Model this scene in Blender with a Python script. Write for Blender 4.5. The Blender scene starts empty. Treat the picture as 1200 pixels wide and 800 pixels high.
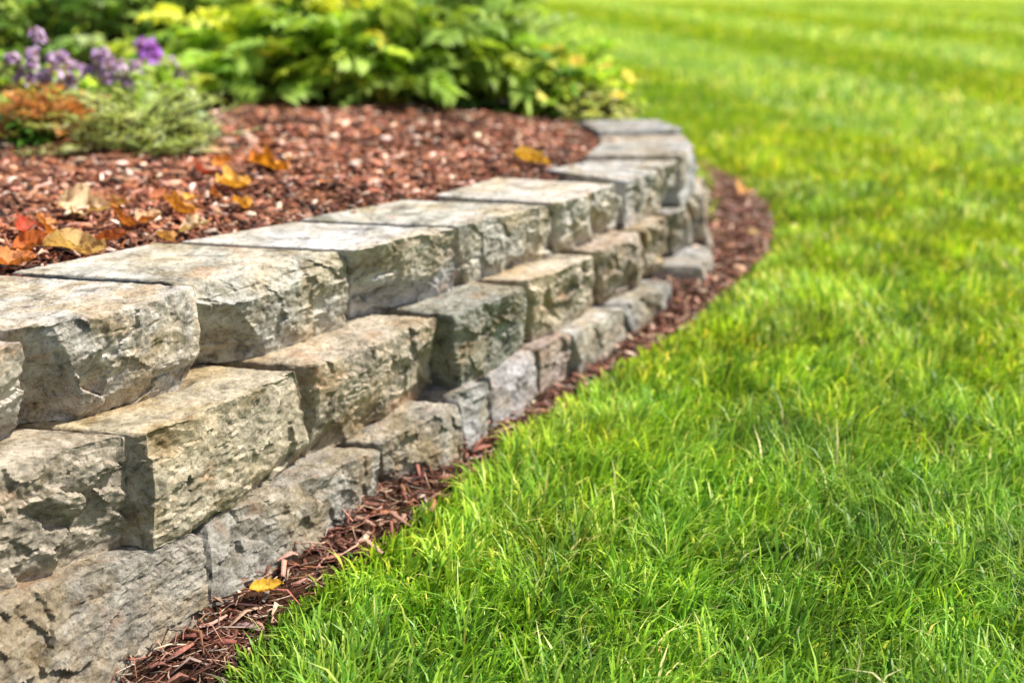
import bpy, math, random
import numpy as np

# ------------------------------------------------------------------ camera, sky, sun, exposure
S = bpy.context.scene
COL = S.collection
H = 1.05                              # camera height above the ground at the wall foot
PITCH = math.atan(440 / 1500)
cam_d = bpy.data.cameras.new('camera')
cam = bpy.data.objects.new('camera', cam_d)
COL.objects.link(cam)
cam.location = (0, 0, H)
cam.rotation_euler = (math.pi / 2 - PITCH, 0, 0)
cam_d.sensor_width = 36
cam_d.lens = 45
cam_d.clip_start = 0.02
cam_d.clip_end = 2000
cam_d.dof.use_dof = True
cam_d.dof.focus_distance = 1.98
cam_d.dof.aperture_fstop = 2.1
S.camera = cam

SUN_EL, SUN_AZ = 56, 92               # azimuth measured from +y (into the picture) towards +x (right)
w = bpy.data.worlds.new('World')
S.world = w
w.use_nodes = True
wn = w.node_tree
bg = wn.nodes['Background']
sky = wn.nodes.new('ShaderNodeTexSky')
sky.sky_type = 'NISHITA'
sky.sun_disc = False
sky.sun_elevation = math.radians(SUN_EL)
sky.sun_rotation = math.radians(SUN_AZ)
sky.air_density = 1.0
sky.dust_density = 2.5
sky.ozone_density = 0.6
wn.links.new(sky.outputs[0], bg.inputs[0])
bg.inputs[1].default_value = 0.09
sun_d = bpy.data.lights.new('sun', 'SUN')
sun_d.energy = 5.0
sun_d.angle = math.radians(2.5)
sun_d.color = (1.0, 0.94, 0.83)
sun = bpy.data.objects.new('sun', sun_d)
COL.objects.link(sun)
sun.rotation_euler = (math.radians(90 - SUN_EL), 0, math.radians(180 - SUN_AZ))
sun.location = (4, 2, 6)
S.view_settings.view_transform = 'Standard'
S.view_settings.look = 'None'
S.view_settings.gamma = 1
S.view_settings.use_curve_mapping = False
S.view_settings.exposure = 0.68

# ------------------------------------------------------------------ helpers
rng = np.random.default_rng(7)
random.seed(7)


def at(px, py, z):
    """a surveyed point: where the sight line through (px, py) of the 1200 x 800 photo meets height z"""
    x, y = (px - 600) / 1500, -(py - 400) / 1500
    c, s = math.cos(PITCH), math.sin(PITCH)
    d = np.array([x, c + y * s, -s + y * c])
    t = (z - H) / d[2]
    return np.array([d[0] * t, d[1] * t, z])


_perm = np.random.default_rng(3).permutation(256)
_perm = np.concatenate([_perm, _perm, _perm])
_g = np.random.default_rng(4).normal(size=(256, 3))
_g /= np.linalg.norm(_g, axis=1)[:, None]


def noise(p, seed=0):
    p = np.asarray(p, float) + np.array([17.3, 9.1, 31.7]) * (seed * 1.37 + 1)
    i = np.floor(p).astype(int)
    f = p - i
    u = f * f * f * (f * (f * 6 - 15) + 10)
    i &= 255
    out = np.zeros(len(p))
    for dx in (0, 1):
        for dy in (0, 1):
            for dz in (0, 1):
                h = _perm[_perm[_perm[(i[:, 0] + dx) & 255] + ((i[:, 1] + dy) & 255)] + ((i[:, 2] + dz) & 255)]
                g = _g[h]
                dot = g[:, 0] * (f[:, 0] - dx) + g[:, 1] * (f[:, 1] - dy) + g[:, 2] * (f[:, 2] - dz)
                ww = (u[:, 0] if dx else 1 - u[:, 0]) * (u[:, 1] if dy else 1 - u[:, 1]) * (u[:, 2] if dz else 1 - u[:, 2])
                out += dot * ww
    return out


def fbm(p, oct=4, seed=0, ridge=False):
    a, s, o = 1.0, 1.0, 0
    for k in range(oct):
        n = noise(p * s, seed + k * 3)
        o = o + a * ((0.35 - np.abs(n)) if ridge else n)
        a *= 0.5
        s *= 2.03
    return o


def n2(x, y, sc, seed=0):
    x = np.atleast_1d(x)
    return noise(np.stack([x * sc, np.atleast_1d(y) * sc, np.zeros(len(x)) + .5], 1), seed)


def mesh_obj(name, verts, faces, mat=None, parent=None, loc=None, col=None, smooth=False):
    """faces: list of int arrays (n,3) / (n,4); col: per-vertex rgb"""
    me = bpy.data.meshes.new(name)
    verts = np.asarray(verts, np.float32)
    if loc is not None:
        verts = verts - np.asarray(loc, np.float32)
    me.vertices.add(len(verts))
    me.vertices.foreach_set('co', verts.ravel())
    loops, starts, n = [], [], 0
    for f in faces:
        f = np.asarray(f, np.int32)
        if len(f) == 0:
            continue
        k = f.shape[1]
        loops.append(f.ravel())
        starts.append(n + np.arange(len(f)) * k)
        n += f.size
    me.loops.add(n)
    me.loops.foreach_set('vertex_index', np.concatenate(loops))
    st = np.concatenate(starts)
    me.polygons.add(len(st))
    me.polygons.foreach_set('loop_start', st.astype(np.int32))
    if col is not None:
        a = me.color_attributes.new('tint', 'FLOAT_COLOR', 'POINT')
        c = np.ones((len(verts), 4), np.float32)
        c[:, :3] = col
        a.data.foreach_set('color', c.ravel())
    if smooth:
        me.polygons.foreach_set('use_smooth', np.ones(len(st), bool))
    me.update(calc_edges=True)
    me.validate()
    o = bpy.data.objects.new(name, me)
    COL.objects.link(o)
    if loc is not None:
        o.location = [float(v) for v in loc]
    if parent is not None:
        o.parent = parent
    if mat:
        me.materials.append(mat)
    return o


def tag(o, label=None, cat=None, group=None, kind=None):
    if label:
        o['label'] = label
    if cat:
        o['category'] = cat
    if group:
        o['group'] = group
    if kind:
        o['kind'] = kind
    return o


def thing(name, loc, label, cat, group=None):
    o = bpy.data.objects.new(name, None)
    COL.objects.link(o)
    o.location = [float(v) for v in loc]
    o.empty_display_size = 0.05
    return tag(o, label, cat, group)


def grid_faces(n, a, b):
    """n patches, each (a x b) verts -> quads"""
    i, j = np.meshgrid(np.arange(a - 1), np.arange(b - 1), indexing='ij')
    q = np.stack([i * b + j, (i + 1) * b + j, (i + 1) * b + j + 1, i * b + j + 1], -1).reshape(-1, 4)
    return (np.arange(n)[:, None, None] * (a * b) + q[None]).reshape(-1, 4)


def nrm(v):
    return v / np.maximum(np.linalg.norm(v, axis=-1, keepdims=True), 1e-9)


# ------------------------------------------------------------------ materials
class NT:
    def __init__(s, name):
        s.m = bpy.data.materials.new(name)
        s.m.use_nodes = True
        s.t = s.m.node_tree
        s.t.nodes.clear()
        s.out = s.t.nodes.new('ShaderNodeOutputMaterial')

    def n(s, kind, **kw):
        nd = s.t.nodes.new('ShaderNode' + kind)
        for k, v in kw.items():
            if hasattr(nd, k):
                setattr(nd, k, v)
            else:
                nd.inputs[k.replace('_', ' ')].default_value = v
        return nd

    def l(s, a, b):
        s.t.links.new(a, b)

    def ramp(s, fac, stops, interp='LINEAR'):
        r = s.n('ValToRGB')
        r.color_ramp.interpolation = interp
        e = r.color_ramp.elements
        while len(e) < len(stops):
            e.new(0.5)
        for q, (p, c) in zip(e, stops):
            q.position = p
            q.color = (*c, 1) if not np.isscalar(c) else (c, c, c, 1)
        s.l(fac, r.inputs[0])
        return r.outputs[0]

    def mix(s, fac, a, b, blend='MIX'):
        m = s.n('Mix', data_type='RGBA', blend_type=blend)
        for sock, v in ((m.inputs[0], fac), (m.inputs[6], a), (m.inputs[7], b)):
            if hasattr(v, 'is_linked'):
                s.l(v, sock)
            elif np.isscalar(v):
                sock.default_value = v
            else:
                sock.default_value = (*v, 1)
        return m.outputs[2]


def stone_material():
    t = NT('split_stone')
    tc = t.n('TexCoord')
    oi = t.n('ObjectInfo')
    off = t.n('VectorMath', operation='MULTIPLY_ADD')
    cmb = t.n('CombineXYZ')
    for k in range(3):
        t.l(oi.outputs['Random'], cmb.inputs[k])
    t.l(cmb.outputs[0], off.inputs[0])
    off.inputs[1].default_value = (37, 53, 71)
    t.l(tc.outputs['Object'], off.inputs[2])
    scl = t.n('MapRange')
    scl.inputs[3].default_value, scl.inputs[4].default_value = .65, 1.5
    r2 = t.n('Math', operation='FRACT')
    r3 = t.n('Math', operation='MULTIPLY')
    r3.inputs[1].default_value = 13.7
    t.l(oi.outputs['Random'], r3.inputs[0])
    t.l(r3.outputs[0], r2.inputs[0])
    t.l(r2.outputs[0], scl.inputs[0])
    rot = t.n('VectorRotate', rotation_type='EULER_XYZ')
    t.l(off.outputs[0], rot.inputs['Vector'])
    rv = t.n('CombineXYZ')
    for k in range(3):
        mm = t.n('Math', operation='MULTIPLY')
        mm.inputs[1].default_value = (.9, 1.3, 6.0)[k]
        t.l(r2.outputs[0], mm.inputs[0])
        t.l(mm.outputs[0], rv.inputs[k])
    t.l(rv.outputs[0], rot.inputs['Rotation'])
    ani = t.n('VectorMath', operation='MULTIPLY')
    ani.inputs[1].default_value = (1, 1, 1.25)
    t.l(rot.outputs[0], ani.inputs[0])
    sc2 = t.n('VectorMath', operation='SCALE')
    t.l(ani.outputs[0], sc2.inputs[0])
    t.l(scl.outputs[0], sc2.inputs['Scale'])
    P = sc2.outputs[0]

    def nz(scale, detail=6, rough=.6, dist=0):
        a = t.n('TexNoise', Scale=scale, Detail=detail, Roughness=rough, Distortion=dist)
        t.l(P, a.inputs['Vector'])
        return a.outputs['Fac']
    big, mid, fine = nz(6, 5, .6, .5), nz(19, 9, .72, .5), nz(120, 6, .75)
    base = t.ramp(mid, [(.32, (.07, .055, .035)), (.42, (.24, .195, .13)), (.53, (.37, .32, .24)), (.70, (.58, .54, .46))])
    grey = t.ramp(mid, [(.33, (.075, .075, .07)), (.45, (.28, .275, .26)), (.70, (.60, .59, .575))])
    c = t.mix(t.ramp(big, [(.38, 0.0), (.56, 1.0)]), base, grey)
    # speckle and dark pits
    c = t.mix(t.ramp(fine, [(.35, .8), (.46, 0.0)]), c, (.09, .075, .05))
    c = t.mix(t.ramp(fine, [(.57, 0.0), (.70, .55)]), c, (.72, .68, .58))
    # algae film in patches
    alg = nz(11, 7, .7, .8)
    c = t.mix(t.ramp(alg, [(.55, 0.0), (.68, .65)]), c, (.085, .08, .032))
    # rusty warm patches
    ru = nz(9, 4, .6, .5)
    c = t.mix(t.ramp(ru, [(.58, 0.0), (.70, .4)]), c, (.36, .19, .10))
    c = t.mix(1.0, c, oi.outputs['Color'], 'MULTIPLY')
    b = t.n('BsdfPrincipled', Roughness=.88)
    b.inputs['Specular IOR Level'].default_value = .25
    t.l(c, b.inputs['Base Color'])
    vo = t.n('TexVoronoi', Scale=70.0)
    t.l(P, vo.inputs['Vector'])
    add = t.n('Math', operation='MULTIPLY_ADD')
    t.l(vo.outputs['Distance'], add.inputs[0])
    add.inputs[1].default_value = .45
    t.l(mid, add.inputs[2])
    b1 = t.n('Bump', Strength=.6, Distance=.010)
    t.l(add.outputs[0], b1.inputs['Height'])
    b2 = t.n('Bump', Strength=.9, Distance=.005)
    t.l(fine, b2.inputs['Height'])
    t.l(b1.outputs[0], b2.inputs['Normal'])
    t.l(b2.outputs[0], b.inputs['Normal'])
    t.l(b.outputs[0], t.out.inputs[0])
    return t.m


def leafy_material(name, trans=.4, rough=.45, spec=.4, gain=1.0, spots=False):
    t = NT(name)
    a = t.n('Attribute', attribute_name='tint')
    col = a.outputs['Color']
    if spots:                                        # brown blotches and veins of a dead leaf
        tc0 = t.n('TexCoord')
        for sc_, lo, hi, cc in ((55, .52, .62, (.16, .06, .02)), (140, .56, .68, (.10, .045, .02))):
            nn = t.n('TexNoise', Scale=float(sc_), Detail=5, Roughness=.65)
            t.l(tc0.outputs['Object'], nn.inputs['Vector'])
            col = t.mix(t.ramp(nn.outputs['Fac'], [(lo, 0.0), (hi, .75)]), col, cc)
    if gain != 1:
        col = t.mix(1.0, col, (gain, gain, gain), 'MULTIPLY')
    b = t.n('BsdfPrincipled', Roughness=rough)
    b.inputs['Specular IOR Level'].default_value = spec
    t.l(col, b.inputs['Base Color'])
    tr = t.n('BsdfTranslucent')
    tc = t.mix(1.0, col, (1.25, 1.15, .55), 'MULTIPLY')
    t.l(tc, tr.inputs['Color'])
    mx = t.n('MixShader')
    mx.inputs[0].default_value = trans
    t.l(b.outputs[0], mx.inputs[1])
    t.l(tr.outputs[0], mx.inputs[2])
    t.l(mx.outputs[0], t.out.inputs[0])
    return t.m


def tint_material(name, rough=.8, spec=.3, nscale=120, bump=.3):
    t = NT(name)
    a = t.n('Attribute', attribute_name='tint')
    tc = t.n('TexCoord')
    n = t.n('TexNoise', Scale=nscale, Detail=4)
    t.l(tc.outputs['Object'], n.inputs['Vector'])
    v = t.ramp(n.outputs['Fac'], [(.3, .65), (.7, 1.25)])
    c = t.mix(1.0, a.outputs['Color'], v, 'MULTIPLY')
    b = t.n('BsdfPrincipled', Roughness=rough)
    b.inputs['Specular IOR Level'].default_value = spec
    t.l(c, b.inputs['Base Color'])
    bp = t.n('Bump', Strength=bump, Distance=.003)
    t.l(n.outputs['Fac'], bp.inputs['Height'])
    t.l(bp.outputs[0], b.inputs['Normal'])
    t.l(b.outputs[0], t.out.inputs[0])
    return t.m


def soil_material(name, stops, scale=60):
    t = NT(name)
    tc = t.n('TexCoord')
    n = t.n('TexNoise', Scale=scale, Detail=8, Roughness=.7)
    t.l(tc.outputs['Object'], n.inputs['Vector'])
    c = t.ramp(n.outputs['Fac'], stops)
    b = t.n('BsdfPrincipled', Roughness=.95)
    b.inputs['Specular IOR Level'].default_value = .1
    t.l(c, b.inputs['Base Color'])
    bp = t.n('Bump', Strength=1, Distance=.02)
    t.l(n.outputs['Fac'], bp.inputs['Height'])
    t.l(bp.outputs[0], b.inputs['Normal'])
    t.l(b.outputs[0], t.out.inputs[0])
    return t.m


def lawn_material():
    t = NT('lawn_floor')
    tc = t.n('TexCoord')
    sep = t.n('SeparateXYZ')
    t.l(tc.outputs['Object'], sep.inputs[0])
    n1 = t.n('TexNoise', Scale=.9, Detail=5, Roughness=.6)
    n2_ = t.n('TexNoise', Scale=55, Detail=6, Roughness=.75)
    for q in (n1, n2_):
        t.l(tc.outputs['Object'], q.inputs['Vector'])
    thatch = t.ramp(n2_.outputs['Fac'], [(.3, (.018, .03, .006)), (.55, (.05, .085, .012)), (.75, (.12, .12, .035))])
    far = t.ramp(n2_.outputs['Fac'], [(.25, (.22, .34, .03)), (.5, (.31, .44, .045)), (.75, (.41, .51, .08))])
    far = t.mix(t.ramp(n1.outputs['Fac'], [(.35, 0.0), (.65, .6)]), far, (.38, .46, .05))
    # far off the mown blades close up into one green
    mr = t.n('MapRange', interpolation_type='SMOOTHSTEP')
    mr.inputs[1].default_value, mr.inputs[2].default_value = 5.0, 12.0
    t.l(sep.outputs['Y'], mr.inputs[0])
    # mown stripes
    st = t.n('VectorMath', operation='DOT_PRODUCT')
    t.l(tc.outputs['Object'], st.inputs[0])
    st.inputs[1].default_value = STRIPE_DIR
    sn = t.n('Math', operation='SINE')
    t.l(st.outputs['Value'], sn.inputs[0])
    sv = t.ramp(sn.outputs[0], [(.0, .86), (.62, 1.12)])
    far = t.mix(1.0, far, sv, 'MULTIPLY')
    c = t.mix(mr.outputs[0], thatch, far)
    b = t.n('BsdfPrincipled', Roughness=.9)
    b.inputs['Specular IOR Level'].default_value = .1
    t.l(c, b.inputs['Base Color'])
    bp = t.n('Bump', Strength=.9, Distance=.03)
    t.l(n2_.outputs['Fac'], bp.inputs['Height'])
    t.l(bp.outputs[0], b.inputs['Normal'])
    t.l(b.outputs[0], t.out.inputs[0])
    return t.m


STRIPE_DIR = (2.45, 0.40, 0.0)
M_STONE = stone_material()
M_GRASS = leafy_material('grass_blade', .42, .42, .35)
M_LEAF = leafy_material('shrub_leaf', .5, .5, .3)
M_PETAL = leafy_material('petal', .35, .6, .2)
M_DRY = leafy_material('dry_leaf', .30, .6, .2, spots=True)
M_STEM = tint_material('plant_stem', .8, .2)
M_BARK = tint_material('bark_chip', .8, .25, 220, .8)
M_SOIL = soil_material('soil', [(.3, (.025, .013, .008)), (.55, (.075, .036, .022)), (.75, (.15, .075, .045))])
M_LAWN = lawn_material()

# ------------------------------------------------------------------ terrain
def ground_z(x, y):
    x, y = np.asarray(x, float), np.asarray(y, float)
    z = 0.27 * np.tanh((y - 1.55) / 1.95) + 0.0035 * np.clip(y - 4, 0, 200)
    z = z - .45 * np.clip(1.72 - y, 0, .6) * np.clip((-.28 - x) / .25, 0, 1)
    return z + 0.012 * n2(np.ravel(x), np.ravel(y), 1.3, 5).reshape(x.shape if x.shape else (1,)).squeeze()


def at_ground(px, py):
    z = 0.0
    for _ in range(12):
        p = at(px, py, z)
        z = float(ground_z(p[0], p[1]))
    return at(px, py, z)


def sheet_lines(lo, hi, c, fine, coarse):
    v, s = [c], fine
    while v[-1] < hi:
        v.append(v[-1] + s)
        if abs(v[-1] - c) > 4:
            s = min(s * 1.12, coarse)
    v2, s = [c], fine
    while v2[-1] > lo:
        v2.append(v2[-1] - s)
        if abs(v2[-1] - c) > 4:
            s = min(s * 1.12, coarse)
    return np.array(sorted(set(v2 + v)))


gx, gy = sheet_lines(-260, 260, 0, .05, 14), sheet_lines(-60, 420, 3, .05, 14)
X, Y = np.meshgrid(gx, gy, indexing='ij')
Z = ground_z(X.ravel(), Y.ravel())
lawn = mesh_obj('lawn', np.stack([X.ravel(), Y.ravel(), Z], 1), [grid_faces(1, len(gx), len(gy))[:, ::-1]], M_LAWN, smooth=True)
tag(lawn, kind='structure')

# ------------------------------------------------------------------ the wall
ZC, ZM, ZB = H - .5, H - .67, H - .862         # undersides / tops of the three courses at the near end
ZMF, ZBF = H - .628, H - .785                   # the courses thin out towards the bend as the lawn rises


def bed_lift(px):
    t = min(max((px - 380) / 300, 0), 1)
    return t * t * (3 - 2 * t)


def zm(px):
    return ZM + (ZMF - ZM) * bed_lift(px)


def zb(px):
    return ZB + (ZBF - ZB) * bed_lift(px)


wall = thing('retaining_wall', (0.0, 2.9, 0.0),
             'curved dry-stacked retaining wall of rough split grey and tan stone holding the mulch bed', 'stone wall')
WALL_LOC = np.array([0.0, 2.9, 0.0])


def stone(name, fq, depth, ddir, seed, res=.005, rough=1.0, chips=None, tint=(1, 1, 1), top_rough=.35,
          radius=.006, label=None, twist=0.0):
    """fq: four world points of the front face TL, TR, BR, BL; ddir: horizontal direction into the bank"""
    r = np.random.default_rng(seed)
    TL, TR, BR, BL = [np.asarray(p, float) for p in fq]
    dd = np.array([ddir[0], ddir[1], 0.0])
    dd /= np.linalg.norm(dd)
    off = dd * depth
    corners = {(0, 0, 0): BL, (1, 0, 0): BR, (0, 0, 1): TL, (1, 0, 1): TR,
               (0, 1, 0): BL + off, (1, 1, 0): BR + off, (0, 1, 1): TL + off * r.uniform(.93, 1.05), (1, 1, 1): TR + off * r.uniform(.93, 1.05)}
    L = .5 * (np.linalg.norm(TR - TL) + np.linalg.norm(BR - BL))
    Hh = .5 * ((TL[2] - BL[2]) + (TR[2] - BR[2]))
    size = np.array([L, depth, Hh])
    n = np.maximum((size / res).astype(int), 6)
    n[1] = max(int(depth / (res * 1.6)), 6)
    I = np.full(n + 1, -1)
    g = np.stack(np.meshgrid(*[np.arange(k + 1) for k in n], indexing='ij'), -1)
    surf = ((g == 0) | (g == n)).any(-1)
    I[surf] = np.arange(surf.sum())
    ijk = g[surf]
    faces = []
    for ax in range(3):
        for side in (0, n[ax]):
            a = np.take(I, side, axis=ax)
            q = np.stack([a[:-1, :-1], a[1:, :-1], a[1:, 1:], a[:-1, 1:]], -1).reshape(-1, 4)
            if (side == 0) == (ax != 1):
                q = q[:, ::-1]
            faces.append(q)
    q = (ijk / n - .5) * size
    half = size / 2
    rad = min(radius, half.min() * .6)
    rr = rad * (1 + .7 * fbm(q * 9, 2, seed))[:, None].clip(.25, 2)
    core = np.clip(q, -(half - rr), half - rr)
    d = q - core
    ln = np.linalg.norm(d, axis=1, keepdims=True)
    p = core + np.where(ln > 1e-9, d / np.maximum(ln, 1e-9), 0) * np.minimum(ln, rr)
    front = np.clip((-p[:, 1] / half[1] + .15) / 1.0, 0, 1)      # 1 at the split face
    fsel = np.clip((-p[:, 1] - half[1] + .06) / .06, 0, 1)
    # belly of the split face
    belly = (1 - (p[:, 0] / half[0]) ** 2).clip(0) * (1 - (p[:, 2] / half[2]) ** 2).clip(0)
    p[:, 1] -= belly * fsel * .012 * rough
    # fracture planes: each one takes a shallow slice off a corner or an edge of the split face
    pl = []
    fc = np.array([[a * half[0], -half[1], c * half[2]] for a in (-1, 1) for c in (-1, 1)])

    def plane(nn, cut):
        nn = np.array(nn, float)
        nn /= np.linalg.norm(nn)
        k = np.argmax(fc @ nn)
        pl.append((nn, fc[k] - nn * cut))
    for k in range(int(r.integers(6, 9))):
        plane((r.normal(.06, .17), -1.0, r.normal(.04, .15)), r.uniform(.005, .022) * rough)
    for k in range(4):                              # knocked-off edges, mostly along the bottom and the right end
        sx, sz = r.choice([-1, 1, 1]), r.choice([-1, 1])
        plane((sx * r.uniform(.05, .5), -r.uniform(.6, 1), sz * r.uniform(.35, 1.0)), r.uniform(.004, .015) * rough * (1 if sx > 0 else .6) * (1 if sz > 0 else .55))
    plane((r.uniform(.5, 1.2), -.8, r.uniform(-.3, .3)), r.uniform(.006, .014) * rough)
    for ch in (chips or []):
        pl.append((np.array(ch[0], float), np.array(ch[1], float) * half))
    wob = fbm(p * 18, 3, seed + 5) * .0035
    for nn, c in pl:
        nn = nn / np.linalg.norm(nn)
        e = (p - c) @ nn + wob
        p = p - np.maximum(e, 0)[:, None] * nn[None] * .93
    # angular flakes: patches of the split face that broke away at their own slant
    K = int(r.integers(13, 19) * max(1, L / .2))
    sites = np.stack([r.uniform(-1, 1, K) * half[0], r.uniform(-1, 1, K) * half[2]], 1)
    wq = np.stack([p[:, 0] + .016 * fbm(p * 22, 3, seed + 61), p[:, 2] + .016 * fbm(p * 22, 3, seed + 67)], 1)
    wq = wq @ np.array([[.8, .35], [-.35, 1.15]])
    ss = sites @ np.array([[.8, .35], [-.35, 1.15]])
    near = np.argmin(((wq[:, None] - ss[None]) ** 2).sum(-1), 1)
    lev, gr1, gr2 = r.uniform(0, .013, K), r.normal(0, .16, K), r.normal(0, .20, K)
    rel = np.stack([p[:, 0], p[:, 2]], 1) - sites[near]
    flake = np.clip(lev[near] + gr1[near] * rel[:, 0] + gr2[near] * rel[:, 1], -.004, .02)
    p[:, 1] += flake * fsel * rough * np.clip(.75 + 1.0 * fbm(p * 7, 2, seed + 71), .3, 1.2)
    # roughness
    amt = (top_rough + (1 - top_rough) * front) * rough
    gdir = nrm(np.sign(q) * np.clip(np.abs(q) - half + .03, 0, 1) + 1e-6)
    disp = fbm(p * np.array([11, 11, 15]), 3, seed + 11) * .004 * amt \
        + fbm(p * np.array([40, 40, 46]), 4, seed + 23, True) * .0068 * amt \
        + fbm(p * 95, 3, seed + 31) * .0030 * (.35 + .65 * front) * rough
    lay = np.abs(((p[:, 2] + .02 * fbm(p * 8, 2, seed + 41)) / .034) % 1 - .5)   # bedding planes
    disp -= np.clip(.12 - lay, 0, 1) * .014 * front * rough * np.clip(fbm(p * 10, 2, seed + 43) * 3 + .2, 0, 1)
    p = p + gdir * disp[:, None]
    # box -> the surveyed hexahedron
    u = p / size + .5
    u[:, 1] = q[:, 1] / size[1] + .5
    along = (TR - TL) + (BR - BL)
    inward = np.array([-along[1], along[0], 0.0])
    inward /= np.linalg.norm(inward)
    V = (p[:, 1] - q[:, 1] - .003 * rough)[:, None] * inward[None]   # the split face is cut back square to itself
    for (a, b, c), P in corners.items():
        V += ((u[:, 0] if a else 1 - u[:, 0]) * (u[:, 1] if b else 1 - u[:, 1]) * (u[:, 2] if c else 1 - u[:, 2]))[:, None] * P
    ctr = sum(corners.values()) / 8
    o = mesh_obj(name, V, faces, M_STONE, loc=ctr, smooth=True)
    o.data.set_sharp_from_angle(angle=math.radians(24))
    o.parent = wall
    o.location = [float(v) for v in ctr - WALL_LOC]
    o.color = (*tint, 1)
    if label:
        o['label'] = label
    return o


def fq(z1, z0, tl, tr, br, bl):
    f = lambda z, p: z(p[0]) if callable(z) else z
    return [at(*tl, f(z1, tl)), at(*tr, f(z1, tr)), at(*br, f(z0, br)), at(*bl, f(z0, bl))]


D0 = (-.97, .24)
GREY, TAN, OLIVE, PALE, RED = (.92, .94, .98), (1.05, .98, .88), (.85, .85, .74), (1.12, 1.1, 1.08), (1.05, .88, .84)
# cap course: front quads surveyed from the photo
caps = [
    ((-190, 470), (33, 402), (30, 512), (-190, 590), .36, D0, TAN),
    ((48, 390), (240, 337), (242, 458), (36, 506), .40, D0, TAN),
    ((250, 333), (415, 297), (410, 390), (262, 436), .40, D0, OLIVE),
    ((421, 294), (540, 269), (538, 345), (420, 378), .37, D0, GREY),
    ((546, 266), (654, 242), (652, 300), (545, 338), .35, D0, OLIVE),
    ((660, 239), (730, 217), (728, 267), (660, 297), .31, (-.93, .37), TAN),
    ((736, 213), (775, 201), (775, 247), (736, 267), .27, (-.70, .71), GREY),
    ((779, 199), (804, 189), (804, 227), (779, 243), .26, (-.80, .60), GREY),
]
chips_for = {
    ('cap', 1): [((-.75, -.6, -.25), (-.62, -.9, -.2)), ((.15, -.85, -.5), (.2, -.9, -.75))],
    ('cap', 2): [((-.1, -.6, .8), (.3, -.93, .62)), ((-.55, -.7, -.35), (-.55, -.86, -.35))],
    ('mid', 1): [((.05, -.9, -.45), (.2, -.93, -.65))],
}
lz = [-.012, 0, -.003, .002, -.002, .003, -.002, 0]
for i, (a, b, c, d, dep, dr, tn) in enumerate(caps):
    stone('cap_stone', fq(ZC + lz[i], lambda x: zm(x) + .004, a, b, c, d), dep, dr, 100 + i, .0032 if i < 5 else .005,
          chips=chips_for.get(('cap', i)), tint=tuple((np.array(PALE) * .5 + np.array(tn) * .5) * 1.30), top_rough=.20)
mids = [
    ((-130, 575), (150, 512), (154, 640), (-130, 742), .26, D0, TAN),
    ((190, 511), (364, 437), (365, 547), (195, 645), .26, D0, (1.1, 1.04, .88)),
    ((372, 430), (511, 373), (513, 462), (371, 540), .26, D0, TAN),
    ((535, 371), (622, 338), (622, 406), (538, 458), .26, (-.91, .42), (.76, .80, .78)),
    ((632, 331), (700, 300), (701, 358), (632, 402), .26, D0, TAN),
    ((703, 296), (756, 273), (757, 332), (704, 356), .24, (-.9, .4), (1.08, .98, .92)),
    ((761, 272), (788, 256), (788, 302), (761, 324), .22, (-.85, .5), TAN),
    ((792, 252), (813, 240), (813, 284), (792, 299), .2, (-.9, .4), GREY),
    ((817, 236), (830, 208), (830, 240), (817, 272), .2, (-1, .1), PALE),
]
for i, (a, b, c, d, dep, dr, tn) in enumerate(mids):
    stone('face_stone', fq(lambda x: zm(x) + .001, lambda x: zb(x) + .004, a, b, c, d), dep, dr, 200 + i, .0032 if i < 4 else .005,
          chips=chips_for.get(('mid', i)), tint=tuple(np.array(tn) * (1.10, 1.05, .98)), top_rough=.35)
bases = [
    ((-170, 770), (242, 628), (252, 745), (-170, 985), .26, D0, (.90, .84, .76)),
    ((258, 612), (449, 527), (456, 605), (262, 738), .26, D0, (.90, .87, .82)),
    ((455, 520), (545, 473), (552, 540), (458, 590), .26, D0, TAN),
    ((549, 462), (577, 447), (578, 512), (551, 532), .22, D0, GREY),
    ((581, 440), (632, 411), (640, 462), (584, 500), .24, D0, (1.0, .97, 1.05)),
    ((637, 409), (673, 391), (676, 430), (642, 455), .22, D0, RED),
    ((680, 391), (735, 361), (744, 398), (690, 430), .22, D0, PALE),
    ((739, 359), (790, 330), (794, 360), (746, 394), .22, D0, GREY),
]
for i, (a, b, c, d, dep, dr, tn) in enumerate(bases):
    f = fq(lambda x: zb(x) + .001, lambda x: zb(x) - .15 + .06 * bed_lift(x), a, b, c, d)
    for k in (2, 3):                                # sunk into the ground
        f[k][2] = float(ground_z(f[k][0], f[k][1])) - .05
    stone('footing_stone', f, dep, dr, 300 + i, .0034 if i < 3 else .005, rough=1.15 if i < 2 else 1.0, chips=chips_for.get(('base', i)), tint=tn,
          top_rough=.5, radius=.010)
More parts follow.
